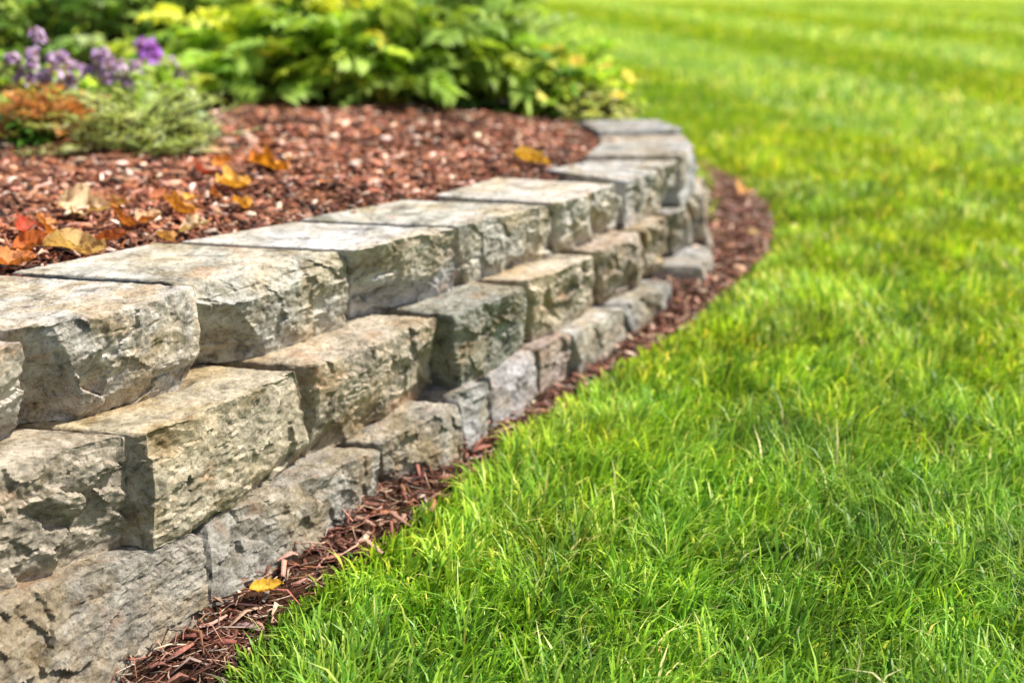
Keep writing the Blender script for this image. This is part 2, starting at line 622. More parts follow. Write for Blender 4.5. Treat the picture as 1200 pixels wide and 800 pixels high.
# the far bend, running away from the viewer and round behind the shrubs
bend = [((.462, 3.40), (.525, 3.66), (-1, .03)), ((.530, 3.68), (.548, 4.00), (-1, -.03)), ((.548, 4.02), (.50, 4.31), (-.98, -.2)),
        ((.495, 4.33), (.37, 4.62), (-.9, -.43)), ((.36, 4.64), (.13, 4.95), (-.8, -.6)), ((.11, 4.97), (-.20, 5.24), (-.65, -.76)),
        ((-.22, 5.25), (-.56, 5.45), (-.5, -.87)), ((-.58, 5.46), (-.95, 5.60), (-.35, -.94))]
for i, (a, b, dr) in enumerate(bend):
    out = -np.array(dr) / np.linalg.norm(dr)
    for nm, z1, z0, push, tn in (('cap_stone', ZC + (.016, -.004, .010, -.008)[i % 4], ZMF + .010, 0, (GREY, TAN)[i % 2]),
                                 ('face_stone', ZMF - .004, ZBF + .008, .045, ((.8, .8, .82), TAN)[i % 2]), ('footing_stone', ZBF, 0.08, .075, GREY)):
        if i == 0 and nm == 'face_stone':
            continue
        A, B = np.array(a) + out * push, np.array(b) + out * push
        A, B = A + (B - A) * .04, B - (B - A) * .04
        stone(nm, [(*A, z1), (*B, z1), (*B, z0), (*A, z0)], .28, dr, 400 + i * 3 + len(nm), .009, tint=tn)

# ------------------------------------------------------------------ planting bed (soil) behind the wall
def path_top():
    pts = []
    for (a, b, c, d, dep, dr, tn) in caps:
        for q in (a, b):
            pts.append(at(*q, ZC)[:2] + nrm(np.array(dr)) * (dep - .05))
    for (a, b, dr) in bend:
        for q in (a, b):
            pts.append(np.array(q) + nrm(np.array(dr)) * .22)
    return np.array(pts)


def poly_inside(poly, x, y):
    ins = np.zeros(len(x), bool)
    j = len(poly) - 1
    for i in range(len(poly)):
        xi, yi = poly[i]
        xj, yj = poly[j]
        k = ((yi > y) != (yj > y)) & (x < (xj - xi) * (y - yi) / (yj - yi + 1e-12) + xi)
        ins ^= k
        j = i
    return ins


def poly_dist(poly, x, y):
    p = np.stack([x, y], 1)
    best = np.full(len(x), 1e9)
    for a, b in zip(poly[:-1], poly[1:]):
        ab = b - a
        tt = np.clip(((p - a) @ ab) / (ab @ ab), 0, 1)
        best = np.minimum(best, np.linalg.norm(p - a - tt[:, None] * ab, axis=1))
    return best


INNER = path_top()
bed_poly = np.concatenate([INNER, [(-2.5, 5.95), (-7.5, 6.6), (-7.5, .8), (INNER[0][0] - .3, .8)]])


def bed_z(x, y):
    x, y = np.ravel(x), np.ravel(y)
    d = poly_dist(INNER, x, y)
    ed = np.clip(d / .5, 0, 1)
    return ZC - .020 + .035 * ed + .035 * n2(x, y, 2.4, 8) * ed + .024 * n2(x, y, 7, 9) * ed


bx, by = np.arange(-7.6, .6, .05), np.arange(.7, 6.7, .05)
X, Y = np.meshgrid(bx, by, indexing='ij')
ins = poly_inside(bed_poly, X.ravel(), Y.ravel())
Zb = bed_z(X.ravel(), Y.ravel())
F = grid_faces(1, len(bx), len(by))[:, ::-1]
F = F[ins[F].all(1)]
used = np.unique(F)
rem = np.full(len(Zb), -1)
rem[used] = np.arange(len(used))
V = np.stack([X.ravel(), Y.ravel(), Zb], 1)[used]
F = rem[F]
# skirt down to the ground on the open edges
ed = np.concatenate([F[:, [k, (k + 1) % 4]] for k in range(4)])
key = np.sort(ed, 1)
uq, ix, cnt = np.unique(key, axis=0, return_index=True, return_counts=True)
open_e = ed[ix[cnt == 1]]
low = V.copy()
low[:, 2] = ground_z(low[:, 0], low[:, 1]) - .02
sk = np.stack([open_e[:, 1], open_e[:, 0], open_e[:, 0] + len(V), open_e[:, 1] + len(V)], 1)
bed = mesh_obj('planting_bed_soil', np.concatenate([V, low]), [F, sk], M_SOIL)
tag(bed, kind='structure')

# ------------------------------------------------------------------ mulch strip outline at the wall foot
EDGE_PX = [(225, 850), (262, 790), (300, 742), (400, 655), (470, 607), (520, 568), (590, 508), (690, 440), (790, 382), (868, 335),
           (900, 302), (908, 270), (896, 240), (868, 218), (846, 204), (824, 194)]
edge = np.array([at_ground(*p)[:2] for p in EDGE_PX])
edge[:9] += np.array([.014, -.010])
edge[3:9] += np.array([.018, -.012])
foot_px = [(170, 800), (255, 742), (320, 695), (455, 605), (560, 530), (680, 430), (790, 358), (826, 280), (836, 235), (840, 205)]
foot = np.array([at_ground(*p)[:2] for p in foot_px])
foot[-3:, 0] -= .25
e0 = edge[0] + (edge[0] - edge[1]) * 4
f0 = foot[0] + (foot[0] - foot[1]) * 4
f_in = [foot[-1] + (-.12, 0.1)] + [p + np.array([-.16, .05]) for p in foot[::-1]] + [f0 + np.array([-.2, .05])]
strip_poly = np.concatenate([[e0], edge, f_in])
LAWN_EDGE = np.concatenate([[e0 + (edge[0] - edge[1]) * 10], [e0], edge])
back_line = np.array([np.array(q) + -nrm(np.array(dr)) * .10 for (a, b, dr) in bend[2:] for q in (a, b)])
no_grass = np.concatenate([[e0 + (edge[0] - edge[1]) * 10], [e0], edge, back_line, [(-2.5, 6.1), (-9, 6.8), (-9, -3)]])

# strip soil: a thin heaped sheet
sx, sy = np.arange(-1.6, 1.7, .02), np.arange(.6, 6.2, .02)
X, Y = np.meshgrid(sx, sy, indexing='ij')
ins = poly_inside(strip_poly, X.ravel(), Y.ravel())


def strip_z(x, y):
    x, y = np.ravel(x), np.ravel(y)
    d = poly_dist(LAWN_EDGE, x, y)
    return ground_z(x, y) + .004 + np.clip(d / .10, 0, 1) * .014 + .010 * n2(x, y, 9, 12)


Zs = strip_z(X, Y)
F = grid_faces(1, len(sx), len(sy))[:, ::-1]
F = F[ins[F].all(1)]
used = np.unique(F)
rem = np.full(len(Zs), -1)
rem[used] = np.arange(len(used))
so = mesh_obj('border_soil', np.stack([X.ravel(), Y.ravel(), Zs], 1)[used], [rem[F]], M_SOIL, smooth=True)
tag(so, kind='structure')


# ------------------------------------------------------------------ bark mulch
def chips(name, pos, length, width, thick, tilt, cols, curve=.25, mat=None):
    """bent splinters of bark: 3 rings of 4 verts"""
    n = len(pos)
    az = rng.uniform(0, 2 * np.pi, n)
    el = rng.normal(0, tilt, n)
    d = np.stack([np.cos(az) * np.cos(el), np.sin(az) * np.cos(el), np.sin(el)], 1)
    up = nrm(np.stack([rng.normal(0, .45, n), rng.normal(0, .45, n), np.ones(n)], 1))
    s = nrm(np.cross(up, d))
    up = np.cross(d, s)
    V = np.zeros((n, 3, 4, 3))
    bend_ = rng.normal(0, curve, n) * length
    side = rng.normal(0, curve * .6, n) * length
    for k, t in enumerate((-.5, 0, .5)):
        c = pos + d * (t * length)[:, None] + up * ((.25 - t * t) * bend_)[:, None] * 2 + s * ((.25 - t * t) * side)[:, None] * 2
        wk = width * (rng.uniform(.25, .9, n) if k != 1 else 1)
        tk = thick * (rng.uniform(.4, 1, n))
        for m, (a, b) in enumerate(((-1, -1), (1, -1), (1, 1), (-1, 1))):
            V[:, k, m] = c + s * (a * wk / 2)[:, None] + up * (b * tk / 2)[:, None]
    base = (np.arange(n) * 12)[:, None, None]
    q = []
    for k in (0, 1):
        for m in range(4):
            q.append([k * 4 + m, k * 4 + (m + 1) % 4, (k + 1) * 4 + (m + 1) % 4, (k + 1) * 4 + m])
    q += [[3, 2, 1, 0], [8, 9, 10, 11]]
    F = (base + np.array(q)[None]).reshape(-1, 4)
    C = np.repeat(cols, 12, axis=0)
    return mesh_obj(name, V.reshape(-1, 3), [F], mat or M_BARK, col=C)


def bark_cols(n, pal, wts):
    c = np.array(pal)[rng.choice(len(pal), n, p=np.array(wts) / sum(wts))]
    return c * rng.uniform(.6, 1.35, (n, 1)) * rng.uniform(.92, 1.08, (n, 3))


def scatter(poly, lo, hi, n):
    P = np.stack([rng.uniform(lo[0], hi[0], n), rng.uniform(lo[1], hi[1], n)], 1)
    return P[poly_inside(poly, P[:, 0], P[:, 1])]


BARK = [(.24, .090, .052), (.34, .135, .078), (.13, .052, .032), (.48, .25, .165), (.72, .52, .41), (.05, .025, .018), (.33, .12, .05)]
P = scatter(bed_poly, (-2.7, 1.2), (.5, 5.4), 170000)
d = poly_dist(INNER, P[:, 0], P[:, 1])
n = len(P)
ln = np.clip(rng.lognormal(math.log(.0135), .55, n), 0, .042) * (1 + .6 * np.clip(d, 0, 1))
z = bed_z(P[:, 0], P[:, 1]) + rng.uniform(-.004, .020, n) * np.clip(.35 + d * 1.5, 0, 1)
cols = bark_cols(n, BARK, [4, 5, 2.5, 3.6, 2.0, 2, 2.4])
cols *= np.clip(1 + 1.1 * n2(P[:, 0], P[:, 1], 3.1, 41) + .6 * n2(P[:, 0], P[:, 1], 9, 42), .45, 1.3)[:, None]
cols *= (.62 + .38 * np.clip((d - .02) / .22, 0, 1))[:, None]       # darker, finer crumbs along the stones
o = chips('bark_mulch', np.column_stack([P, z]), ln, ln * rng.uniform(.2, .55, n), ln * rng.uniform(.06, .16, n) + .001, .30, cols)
tag(o, 'reddish brown shredded bark mulch covering the raised planting bed', 'mulch', kind='stuff')

P = scatter(strip_poly, (-1.5, .7), (1.5, 6.0), 125000)
n = len(P)
far = np.clip((P[:, 1] - 2.0) / 1.2, 0, 1)
ln = np.clip(rng.lognormal(math.log(.040), .5, n), 0, .085) * (1 - .45 * far)
wd = np.where(rng.random(n) < .82 - .5 * far, rng.uniform(.0012, .0030, n), rng.uniform(.005, .010, n))
z = strip_z(P[:, 0], P[:, 1]) + rng.uniform(-.004, .014, n)
cols = bark_cols(n, [(.20, .075, .052), (.30, .125, .09), (.12, .05, .035), (.44, .26, .19), (.64, .48, .37), (.05, .022, .02), (.36, .17, .08), (.22, .17, .14)],
                 [4, 4, 2.5, 4, 2.2, 1.6, 1.4, 2])
o = chips('wood_shreds', np.column_stack([P, z]), ln, wd, np.where(wd > .005, wd * rng.uniform(.1, .3, n), wd * rng.uniform(.4, .9, n)), .20, cols, curve=.30)
tag(o, 'stringy reddish shredded wood mulch in the narrow strip at the wall foot', 'mulch', kind='stuff')


# ------------------------------------------------------------------ grass
def blades(P, h, wdt, az, lean, cols_root, cols_tip, zf):
    n = len(P)
    z0 = zf(P[:, 0], P[:, 1])
    dirv = np.stack([np.cos(az), np.sin(az)], 1)
    ph = az + np.pi / 2 + rng.normal(0, .5, n)
    sv = np.stack([np.cos(ph), np.sin(ph)], 1)
    V = np.zeros((n, 7, 3))
    C = np.zeros((n, 7, 3))
    for k, t in enumerate((0, .38, .74, 1.0)):
        bend_ = lean * t ** 1.8
        r_ = np.sin(np.clip(bend_, 0, 1.9) * .62) * h * t
        zz = np.cos(np.clip(bend_, 0, 2.4) * .55) * h * t
        c = np.column_stack([P + dirv * r_[:, None], z0 - .006 + zz])
        wk = wdt * (1.0, .95, .62, 0)[k] / 2
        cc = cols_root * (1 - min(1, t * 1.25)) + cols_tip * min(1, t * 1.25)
        if k < 3:
            V[:, 2 * k] = c - np.column_stack([sv * wk[:, None], np.zeros(n)])
            V[:, 2 * k + 1] = c + np.column_stack([sv * wk[:, None], np.zeros(n)])
            C[:, 2 * k] = cc
            C[:, 2 * k + 1] = cc
        else:
            V[:, 6] = c
            C[:, 6] = cc
    return V, C


def lawn_patch(lo, hi, dens, hmul, wmul, keep=None):
    n = int((hi[0] - lo[0]) * (hi[1] - lo[1]) * dens)
    P = np.stack([rng.uniform(lo[0], hi[0], n), rng.uniform(lo[1], hi[1], n)], 1)
    m = ~poly_inside(no_grass, P[:, 0], P[:, 1])
    # inside the picture's fan, with a margin for a step to either side
    m &= np.abs(P[:, 0]) < .46 * P[:, 1] + .75
    P = P[m]
    # tufts: pull blades together a little
    q = np.round(P / .026) * .026 + .008 * np.stack([n2(P[:, 0], P[:, 1], 40, 3), n2(P[:, 0], P[:, 1], 40, 4)], 1)
    P = P + (q - P) * rng.uniform(0, .55, (len(P), 1))
    n = len(P)
    e = poly_dist(LAWN_EDGE, P[:, 0], P[:, 1])
    patch = n2(P[:, 0], P[:, 1], 2.1, 21) + .6 * n2(P[:, 0], P[:, 1], 6, 22)
    h = np.minimum(rng.lognormal(math.log(.060), .30, n), .105) * hmul * (1 + .45 * patch) * (.48 + .52 * np.clip(e / .18, 0, 1))
    wd = rng.uniform(.0024, .0062, n) * wmul
    flow = n2(P[:, 0], P[:, 1], 3.0, 24) * 5 + n2(P[:, 0], P[:, 1], 11, 26) * 5
    az = flow + rng.normal(0, .9, n)
    lean = np.clip(rng.gamma(2.6, .42, n) + .35 * np.abs(n2(P[:, 0], P[:, 1], 8, 28)), .05, 2.3)
    st = np.sin(P @ np.array(STRIPE_DIR[:2]))
    far = np.clip((P[:, 1] - 4.5) / 3, 0, 1)
    # the mower lays alternate stripes towards and away from the viewer
    laid = rng.random(n) < far * .75
    az = np.where(laid, np.where(st > 0, np.pi / 2, -np.pi / 2) + rng.normal(0, .5, n), az)
    G = np.array([(.155, .35, .033), (.23, .44, .038), (.33, .54, .055), (.07, .19, .02), (.50, .62, .14), (.70, .67, .33)])
    wts = np.array([4, 4.2, 3.2, 3.0, 1.6, .25])
    k = rng.choice(6, n, p=wts / wts.sum())
    tip = G[k] * rng.uniform(.9, 1.32, (n, 1))
    yel = np.clip(n2(P[:, 0], P[:, 1], 1.2, 31) * 1.3 + .8 * n2(P[:, 0], P[:, 1], 4.5, 33) + .13 - .30 * np.clip((P[:, 0] - .1) / .5, 0, 1) * np.clip((2.4 - P[:, 1]) / .6, 0, 1) + .75 * np.exp(-e / .16) + .42 * np.clip((P[:, 1] - 2.0) / 1.8, 0, 1.2) + .25 * far + 1.3 * np.exp(-((P[:, 0] - 1.15) / .8) ** 2 - ((P[:, 1] - 5.3) / .5) ** 2), 0, 1.3)[:, None]  # sunlit lawn edge and sunlit patch past the bend painted in as yellower blades
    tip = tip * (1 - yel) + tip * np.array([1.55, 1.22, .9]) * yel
    clump = np.clip(n2(P[:, 0], P[:, 1], 5.5, 35) * 1.5 + .9 * n2(P[:, 0], P[:, 1], 14, 36), -.5, .5)
    tip *= (1 + .48 * clump * (1 - far))[:, None]
    tip *= (1 + .10 * st * far)[:, None]
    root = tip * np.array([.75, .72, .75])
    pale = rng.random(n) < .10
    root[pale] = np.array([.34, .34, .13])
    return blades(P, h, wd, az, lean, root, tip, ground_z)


Vs, Cs = [], []
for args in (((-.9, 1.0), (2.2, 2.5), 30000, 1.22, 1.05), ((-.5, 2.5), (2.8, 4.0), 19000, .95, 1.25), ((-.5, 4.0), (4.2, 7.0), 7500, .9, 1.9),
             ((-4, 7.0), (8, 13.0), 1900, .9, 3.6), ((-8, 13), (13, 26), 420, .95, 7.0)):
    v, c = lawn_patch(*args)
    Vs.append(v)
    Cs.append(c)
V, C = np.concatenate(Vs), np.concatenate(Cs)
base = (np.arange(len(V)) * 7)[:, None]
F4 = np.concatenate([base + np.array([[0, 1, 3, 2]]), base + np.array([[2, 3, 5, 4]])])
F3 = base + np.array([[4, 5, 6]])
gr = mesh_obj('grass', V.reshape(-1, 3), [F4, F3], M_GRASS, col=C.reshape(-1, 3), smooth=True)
tag(gr, 'lush green lawn grass beside the stone wall', 'grass', kind='stuff')
print('blades', len(V))


# ------------------------------------------------------------------ leaves, shrubs, flowers
def leaf_verts(pos, dirv, nor, ln, wd, droop, fold=.25, prof=(0.12, .75, 1.0, .72, .02), wave=0.0):
    """n leaves, each 5 x 3 verts"""
    n = len(pos)
    d = nrm(dirv)
    s = nrm(np.cross(d, nor))
    u = np.cross(s, d)
    V = np.zeros((n, 5, 3, 3))
    for k in range(5):
        t = k / 4
        c = pos + d * (ln * t)[:, None] - np.array([0, 0, 1]) * (droop * ln * t * t)[:, None] + u * (.12 * ln * math.sin(math.pi * t))[:, None]
        for m, a in enumerate((-1, 0, 1)):
            V[:, k, m] = c + s * (a * wd * prof[k] / 2)[:, None] + u * (abs(a) * fold * wd * prof[k] / 2)[:, None]
            if wave and a:
                V[:, k, m] += u * (rng.normal(0, wave, n) * ln)[:, None]
    return V.reshape(n, 15, 3)


def leaf_mesh(name, sets, parent, mat):
    V = np.concatenate([v for v, c in sets])
    C = np.concatenate([np.repeat(c, 15, axis=0) for v, c in sets])
    L = np.array(parent.matrix_world.translation) if False else np.array(parent.location)
    return mesh_obj(name, V.reshape(-1, 3) - L, [grid_faces(len(V), 5, 3)], mat, parent=parent, col=C, smooth=True)


def tubes(name, segs, parent, col, mat=None):
    """segs: list of (points (k,3), radius0, radius1)"""
    V, F, n = [], [], 0
    for pts, r0, r1 in segs:
        pts = np.asarray(pts, float)
        k = len(pts)
        tg = nrm(np.gradient(pts, axis=0))
        a = nrm(np.cross(tg, np.array([.31, .17, .93])))
        b = np.cross(tg, a)
        for i in range(k):
            r = r0 + (r1 - r0) * i / (k - 1)
            for m in range(5):
                th = m * 2 * math.pi / 5
                V.append(pts[i] + r * (math.cos(th) * a[i] + math.sin(th) * b[i]))
        for i in range(k - 1):
            for m in range(5):
                F.append([n + i * 5 + m, n + i * 5 + (m + 1) % 5, n + (i + 1) * 5 + (m + 1) % 5, n + (i + 1) * 5 + m])
        n += k * 5
    V = np.array(V) - np.array(parent.location)
    c = np.tile(np.array(col), (len(V), 1)) * rng.uniform(.8, 1.2, (len(V), 1))
    return mesh_obj(name, V, [np.array(F)], mat or M_STEM, parent=parent, col=c, smooth=True)


def arch(p0, p1, lift=.3, k=6):
    t = np.linspace(0, 1, k)[:, None]
    p0, p1 = np.array(p0, float), np.array(p1, float)
    h = p1[2] - p0[2]
    xy = p0[:2] + (p1[:2] - p0[:2]) * t ** 1.4
    z = p0[2] + h * (1 - (1 - t) ** 1.5)
    return np.column_stack([xy, z])


def shrub(name, loc, rx, ry, hz, n_shoot, leaf_l, leaf_w, pal, label, cat, group=None, per=9, pinnate=False, wild=.25, stem=(.10, .09, .03), droop=.45):
    """shoots end on an uneven dome; every shoot carries leaves of its own tone"""
    loc = np.array(loc, float)
    root = thing(name, loc, label, cat, group)
    segs, sets = [], []
    pal = np.array(pal)
    for i in range(n_shoot):
        th = rng.uniform(0, 2 * np.pi)
        u = rng.uniform(.0, 1) ** .75
        el = math.acos(u) if True else 0
        sc = rng.uniform(.72, 1.0) * (1 + wild * rng.normal() * .6)
        q = np.array([math.cos(th) * math.sin(el) * rx, math.sin(th) * math.sin(el) * ry, (.12 + .88 * math.cos(el)) * hz]) * sc
        p1 = loc + q
        p0 = loc + np.array([rng.normal(0, rx * .12), rng.normal(0, ry * .12), -.02])
        pts = arch(p0, p1)
        segs.append((pts, .005, .0018))
        tone = pal[rng.choice(len(pal))] * rng.uniform(.75, 1.25)
        if pinnate:
            dt = nrm(q + np.array([0, 0, .2]))
            for f in range(max(2, per // 4)):
                az = rng.uniform(0, 2 * np.pi)
                fd = nrm(np.array([math.cos(az), math.sin(az), rng.uniform(-.1, .7)]) + q * 1.2)
                fl = leaf_l * rng.uniform(1.6, 2.6)
                m = 6
                tt = np.repeat(np.linspace(.25, 1, m), 2)
                base_ = p1 + fd * (tt * fl)[:, None] - np.array([0, 0, .35]) * (tt ** 2 * fl)[:, None]
                upv = nrm(np.array([0, 0, 1.0]) + .4 * rng.normal(size=3))
                sd = nrm(np.cross(fd, upv))
                sgn = np.tile([-1, 1], m)
                dv = nrm(fd * .75 + sd * sgn[:, None] * .9 + rng.normal(0, .12, (2 * m, 3)))
                L = leaf_l * rng.uniform(.7, 1.1, 2 * m) * (1.1 - .4 * tt)
                sets.append((leaf_verts(base_, dv, np.tile(upv, (2 * m, 1)), L, L * leaf_w, np.full(2 * m, droop)), np.tile(tone, (2 * m, 1)) * rng.uniform(.85, 1.15, (2 * m, 1))))
                segs.append((np.array([p1, p1 + fd * fl * .5 - np.array([0, 0, .09]) * fl, p1 + fd * fl - np.array([0, 0, .35]) * fl]), .002, .001))
        else:
            k = per
            tt = rng.uniform(.45, 1.0, k) ** .6
            idx = np.clip((tt * 5).astype(int), 0, 4)
            fr = (tt * 5 - idx)[:, None]
            pos = pts[idx] * (1 - fr) + pts[idx + 1] * fr
            az = np.arange(k) * 2.4 + rng.normal(0, .4, k)
            out = np.stack([np.cos(az), np.sin(az), rng.uniform(-.05, .75, k)], 1) + nrm(q)[None] * .6
            upv = nrm(np.array([0, 0, 1.0])[None] + .45 * rng.normal(size=(k, 3)))
            L = leaf_l * rng.uniform(.65, 1.2, k)
            sets.append((leaf_verts(pos, out, upv, L, L * leaf_w, np.full(k, droop), wave=.02), np.tile(tone, (k, 1)) * rng.uniform(.8, 1.25, (k, 1))))
    leaf_mesh('foliage', sets, root, M_LEAF)
    tubes('stem', segs, root, stem)
    return root


def bz(x, y):
    return float(bed_z(np.array([x]), np.array([y]))[0])


def bed_at(px, py):
    p = at(px, py, ZC + .015)
    return np.array([p[0], p[1], bz(p[0], p[1])])


YG = [(.44, .62, .07), (.56, .70, .09), (.34, .54, .06), (.66, .72, .14)]
MG = [(.26, .46, .08), (.34, .52, .10), (.42, .58, .13)]
DG = [(.17, .34, .09), (.22, .40, .11), (.28, .45, .13)]
GG = [(.46, .58, .30), (.54, .66, .38), (.38, .50, .24)]
GR = 'leafy shrubs along the back of the planting bed'

# ---- the row of shrubs behind the mulch, left to right
def P2(px, py, dy=0.0):
    p = bed_at(px, py)
    p[1] += dy
    p[2] = bz(p[0], p[1])
    return p


shrub('leafy_shrub', P2(262, 120, .25), .36, .32, .34, 70, .085, .55, YG + MG, 'bright lime green leafy shrub just right of the pale purple flower spike', 'shrub', GR, pinnate=True, per=12)
shrub('leafy_shrub', P2(330, 128, .22), .34, .3, .31, 60, .085, .5, MG + YG, 'mid green shrub with divided leaves left of the yellow-tipped shrub', 'shrub', GR, pinnate=True, per=12)
shrub('leafy_shrub', P2(425, 128, .22), .36, .3, .36, 85, .085, .5, YG + [(.70, .66, .10)] + MG, 'yellow-tipped leafy shrub with divided leaves in the middle of the row', 'shrub', GR, pinnate=True, per=12)
shrub('leafy_shrub', P2(515, 130, .2), .30, .28, .28, 60, .095, .5, MG + [(.22, .34, .04)], 'green shrub with broad drooping leaflets beside the feathery grey-green bush', 'shrub', GR, pinnate=True, per=12)
shrub('feathery_shrub', P2(578, 118, .35), .30, .3, .5, 260, .05, .18, GG + MG, 'tall feathery grey-green bush with needle-fine leaves', 'shrub', GR, per=22, droop=.1)
shrub('leafy_shrub', P2(620, 135, .2), .26, .24, .22, 90, .07, .45, MG + DG + YG, 'dark green shrub with pointed leaves beside the yellow flowers', 'shrub', GR, per=12)


def blossoms(root, spots, size, pal, n_pet=5, name='flower', label=None):
    """each blossom: a ring of petals round a small eye"""
    for s in spots:
        s = np.array(s, float)
        c = np.array(pal[rng.choice(len(pal))])
        az = np.arange(n_pet) * 2 * np.pi / n_pet + rng.uniform(0, 6)
        tilt = nrm(np.array([rng.normal(0, .35), -.45 + rng.normal(0, .3), .8]))
        a = nrm(np.cross(tilt, [.2, .9, .1]))
        b = np.cross(tilt, a)
        dv = np.cos(az)[:, None] * a + np.sin(az)[:, None] * b + tilt * .25
        v = leaf_verts(np.tile(s, (n_pet, 1)), dv, np.tile(tilt, (n_pet, 1)), np.full(n_pet, size), np.full(n_pet, size * .75), np.full(n_pet, .1), prof=(.3, .8, 1, .85, .25))
        e = leaf_verts(np.tile(s + tilt * size * .08, (5, 1)), np.stack([np.cos(np.arange(5)), np.sin(np.arange(5)), np.full(5, .8)], 1), np.tile(tilt, (5, 1)), np.full(5, size * .25), np.full(5, size * .2), np.zeros(5))
        leaf_mesh(name, [(v, np.tile(c, (n_pet, 1)) * rng.uniform(.85, 1.15, (n_pet, 1))), (e, np.tile((.75, .6, .15), (5, 1)))], root, M_PETAL)


def flower_spike(root, base_, top, r, pal, n_fl, name='flower_spike'):
    base_, top = np.array(base_, float), np.array(top, float)
    t = rng.uniform(0, 1, n_fl)
    ax = top - base_
    az = rng.uniform(0, 2 * np.pi, n_fl)
    o = np.stack([np.cos(az), np.sin(az), rng.uniform(-.3, .6, n_fl)], 1)
    pos = base_ + ax * t[:, None] + o * (r * (1 - .6 * t))[:, None] * .35
    c = np.array(pal)[rng.choice(len(pal), n_fl)] * rng.uniform(.8, 1.2, (n_fl, 1))
    L = r * rng.uniform(.6, 1.1, n_fl)
    v = leaf_verts(pos, o, nrm(np.array([0, 0, 1.])[None] + .5 * rng.normal(size=(n_fl, 3))), L, L * .7, np.full(n_fl, .3), prof=(.3, .7, 1, .8, .3))
    leaf_mesh(name, [(v, c)], root, M_PETAL)


# yellow flowering shrub near the bend and the pale cushion by the end of the wall
ys = shrub('flowering_shrub', P2(668, 135, .2), .24, .22, .22, 90, .06, .45, YG + [(.42, .42, .04)], 'lime shrub dotted with yellow blossoms close to the bend of the wall', 'shrub', per=12)
yl = np.array(ys.location)
sp = []
for k in range(15):
    th, u = rng.uniform(0, 6.28), rng.uniform(.1, .95)
    el = math.acos(u)
    sp.append(yl + np.array([math.cos(th) * math.sin(el) * .25, math.sin(th) * math.sin(el) * .23, (.12 + .9 * u) * .24]) * rng.uniform(.85, 1.08))
blossoms(ys, sp, .035, [(.80, .66, .10), (.78, .70, .18), (.74, .58, .08)])
shrub('cushion_plant', P2(700, 137, .12), .17, .15, .13, 110, .03, .4, [(.56, .62, .22), (.62, .64, .30), (.42, .54, .14)], 'low pale yellow-green cushion plant spilling over the end of the wall', 'plant', per=10)

# ---- purple flowering plants in the left corner
PUR = [(.48, .34, .62), (.58, .44, .70), (.40, .27, .55), (.70, .58, .78)]
LIL = [(.60, .48, .68), (.70, .60, .74), (.46, .36, .56)]


def salvia(px, py, heads, label, pal, n_leaf=60, hz=.2, rx=.16):
    p = P2(px, py)
    root = shrub('flowering_perennial', p, rx, rx, hz, n_leaf, .06, .42, MG + YG + GG, label, 'flowering plant', 'purple flowering perennials', per=9)
    segs = []
    for (hx, hy, r) in heads:
        # the head stands over the plant: at the plant's own distance
        dist = p[1] - rx * rng.uniform(.5, .9)
        zz = H - (dist) * math.tan(math.atan((hy - 400) / 1500) + PITCH)
        dep = dist * math.cos(PITCH) + (H - zz) * math.sin(PITCH)
        top = np.array([(hx - 600) / 1500 * dep, dist, zz])
        flower_spike(root, top - np.array([0, 0, r * 1.2]), top + np.array([rng.normal(0, .01), 0, r * 1.2]), r * 1.5, pal, 60)
        segs.append((arch(p, top, k=6), .003, .002))
    tubes('flower_stalk', segs, root, (.10, .15, .05))
    return root


salvia(60, 165, [(26, 88, .018), (66, 74, .019), (46, 42, .014), (52, 92, .015), (16, 70, .013), (84, 96, .013), (36, 66, .014), (72, 96, .014), (90, 78, .012)], 'purple flowering perennial at the left edge of the bed behind the rusty foliage', PUR, 90, .19, .20)
salvia(140, 160, [(116, 68, .019), (140, 80, .016), (102, 84, .013), (152, 96, .012), (126, 92, .014), (158, 78, .012)], 'lilac flowering perennial rising over the feathery pale green plant', PUR, 80, .18, .18)
salvia(178, 135, [(174, 60, .026)], 'perennial with the single brightest violet flower head', [(.44, .16, .74), (.56, .28, .82)], 60, .19, .16)
salvia(222, 130, [(210, 88, .020), (222, 104, .020), (200, 76, .016), (190, 92, .013)], 'perennial with faded grey-lilac flower heads at the edge of the mulch', LIL, 45, .15, .12)
salvia(318, 122, [(316, 66, .022)], 'small dusky purple flower standing before the lime shrubs', [(.36, .2, .36), (.46, .3, .42)], 30, .2, .1)
# rosy bud above the yellow-tipped shrub is one more small flower
# ---- low plants at the mulch edge, left
shrub('rusty_plant', P2(55, 178), .20, .15, .145, 120, .045, .16, [(.60, .26, .09), (.48, .20, .08), (.36, .42, .12), (.62, .36, .15)], 'low plant with fine rusty orange foliage at the left edge of the bed', 'plant', per=14, droop=.2)
shrub('feathery_plant', P2(168, 182), .24, .18, .125, 170, .045, .085, [(.56, .68, .28), (.66, .74, .44), (.44, .58, .20)], 'fluffy pale green plant with thread-fine leaves on the mulch', 'plant', per=14, droop=.15, wild=.6)
shrub('feathery_plant', P2(222, 178), .09, .09, .12, 70, .04, .16, [(.26, .38, .22), (.40, .48, .34)], 'small blue-green tuft on the mulch right of the fluffy plant', 'plant', per=12, droop=.15)
shrub('feathery_plant', P2(45, 180), .07, .07, .08, 30, .05, .4, [(.12, .32, .04), (.16, .36, .05)], 'small bright green seedling below the rusty foliage', 'plant', per=8)

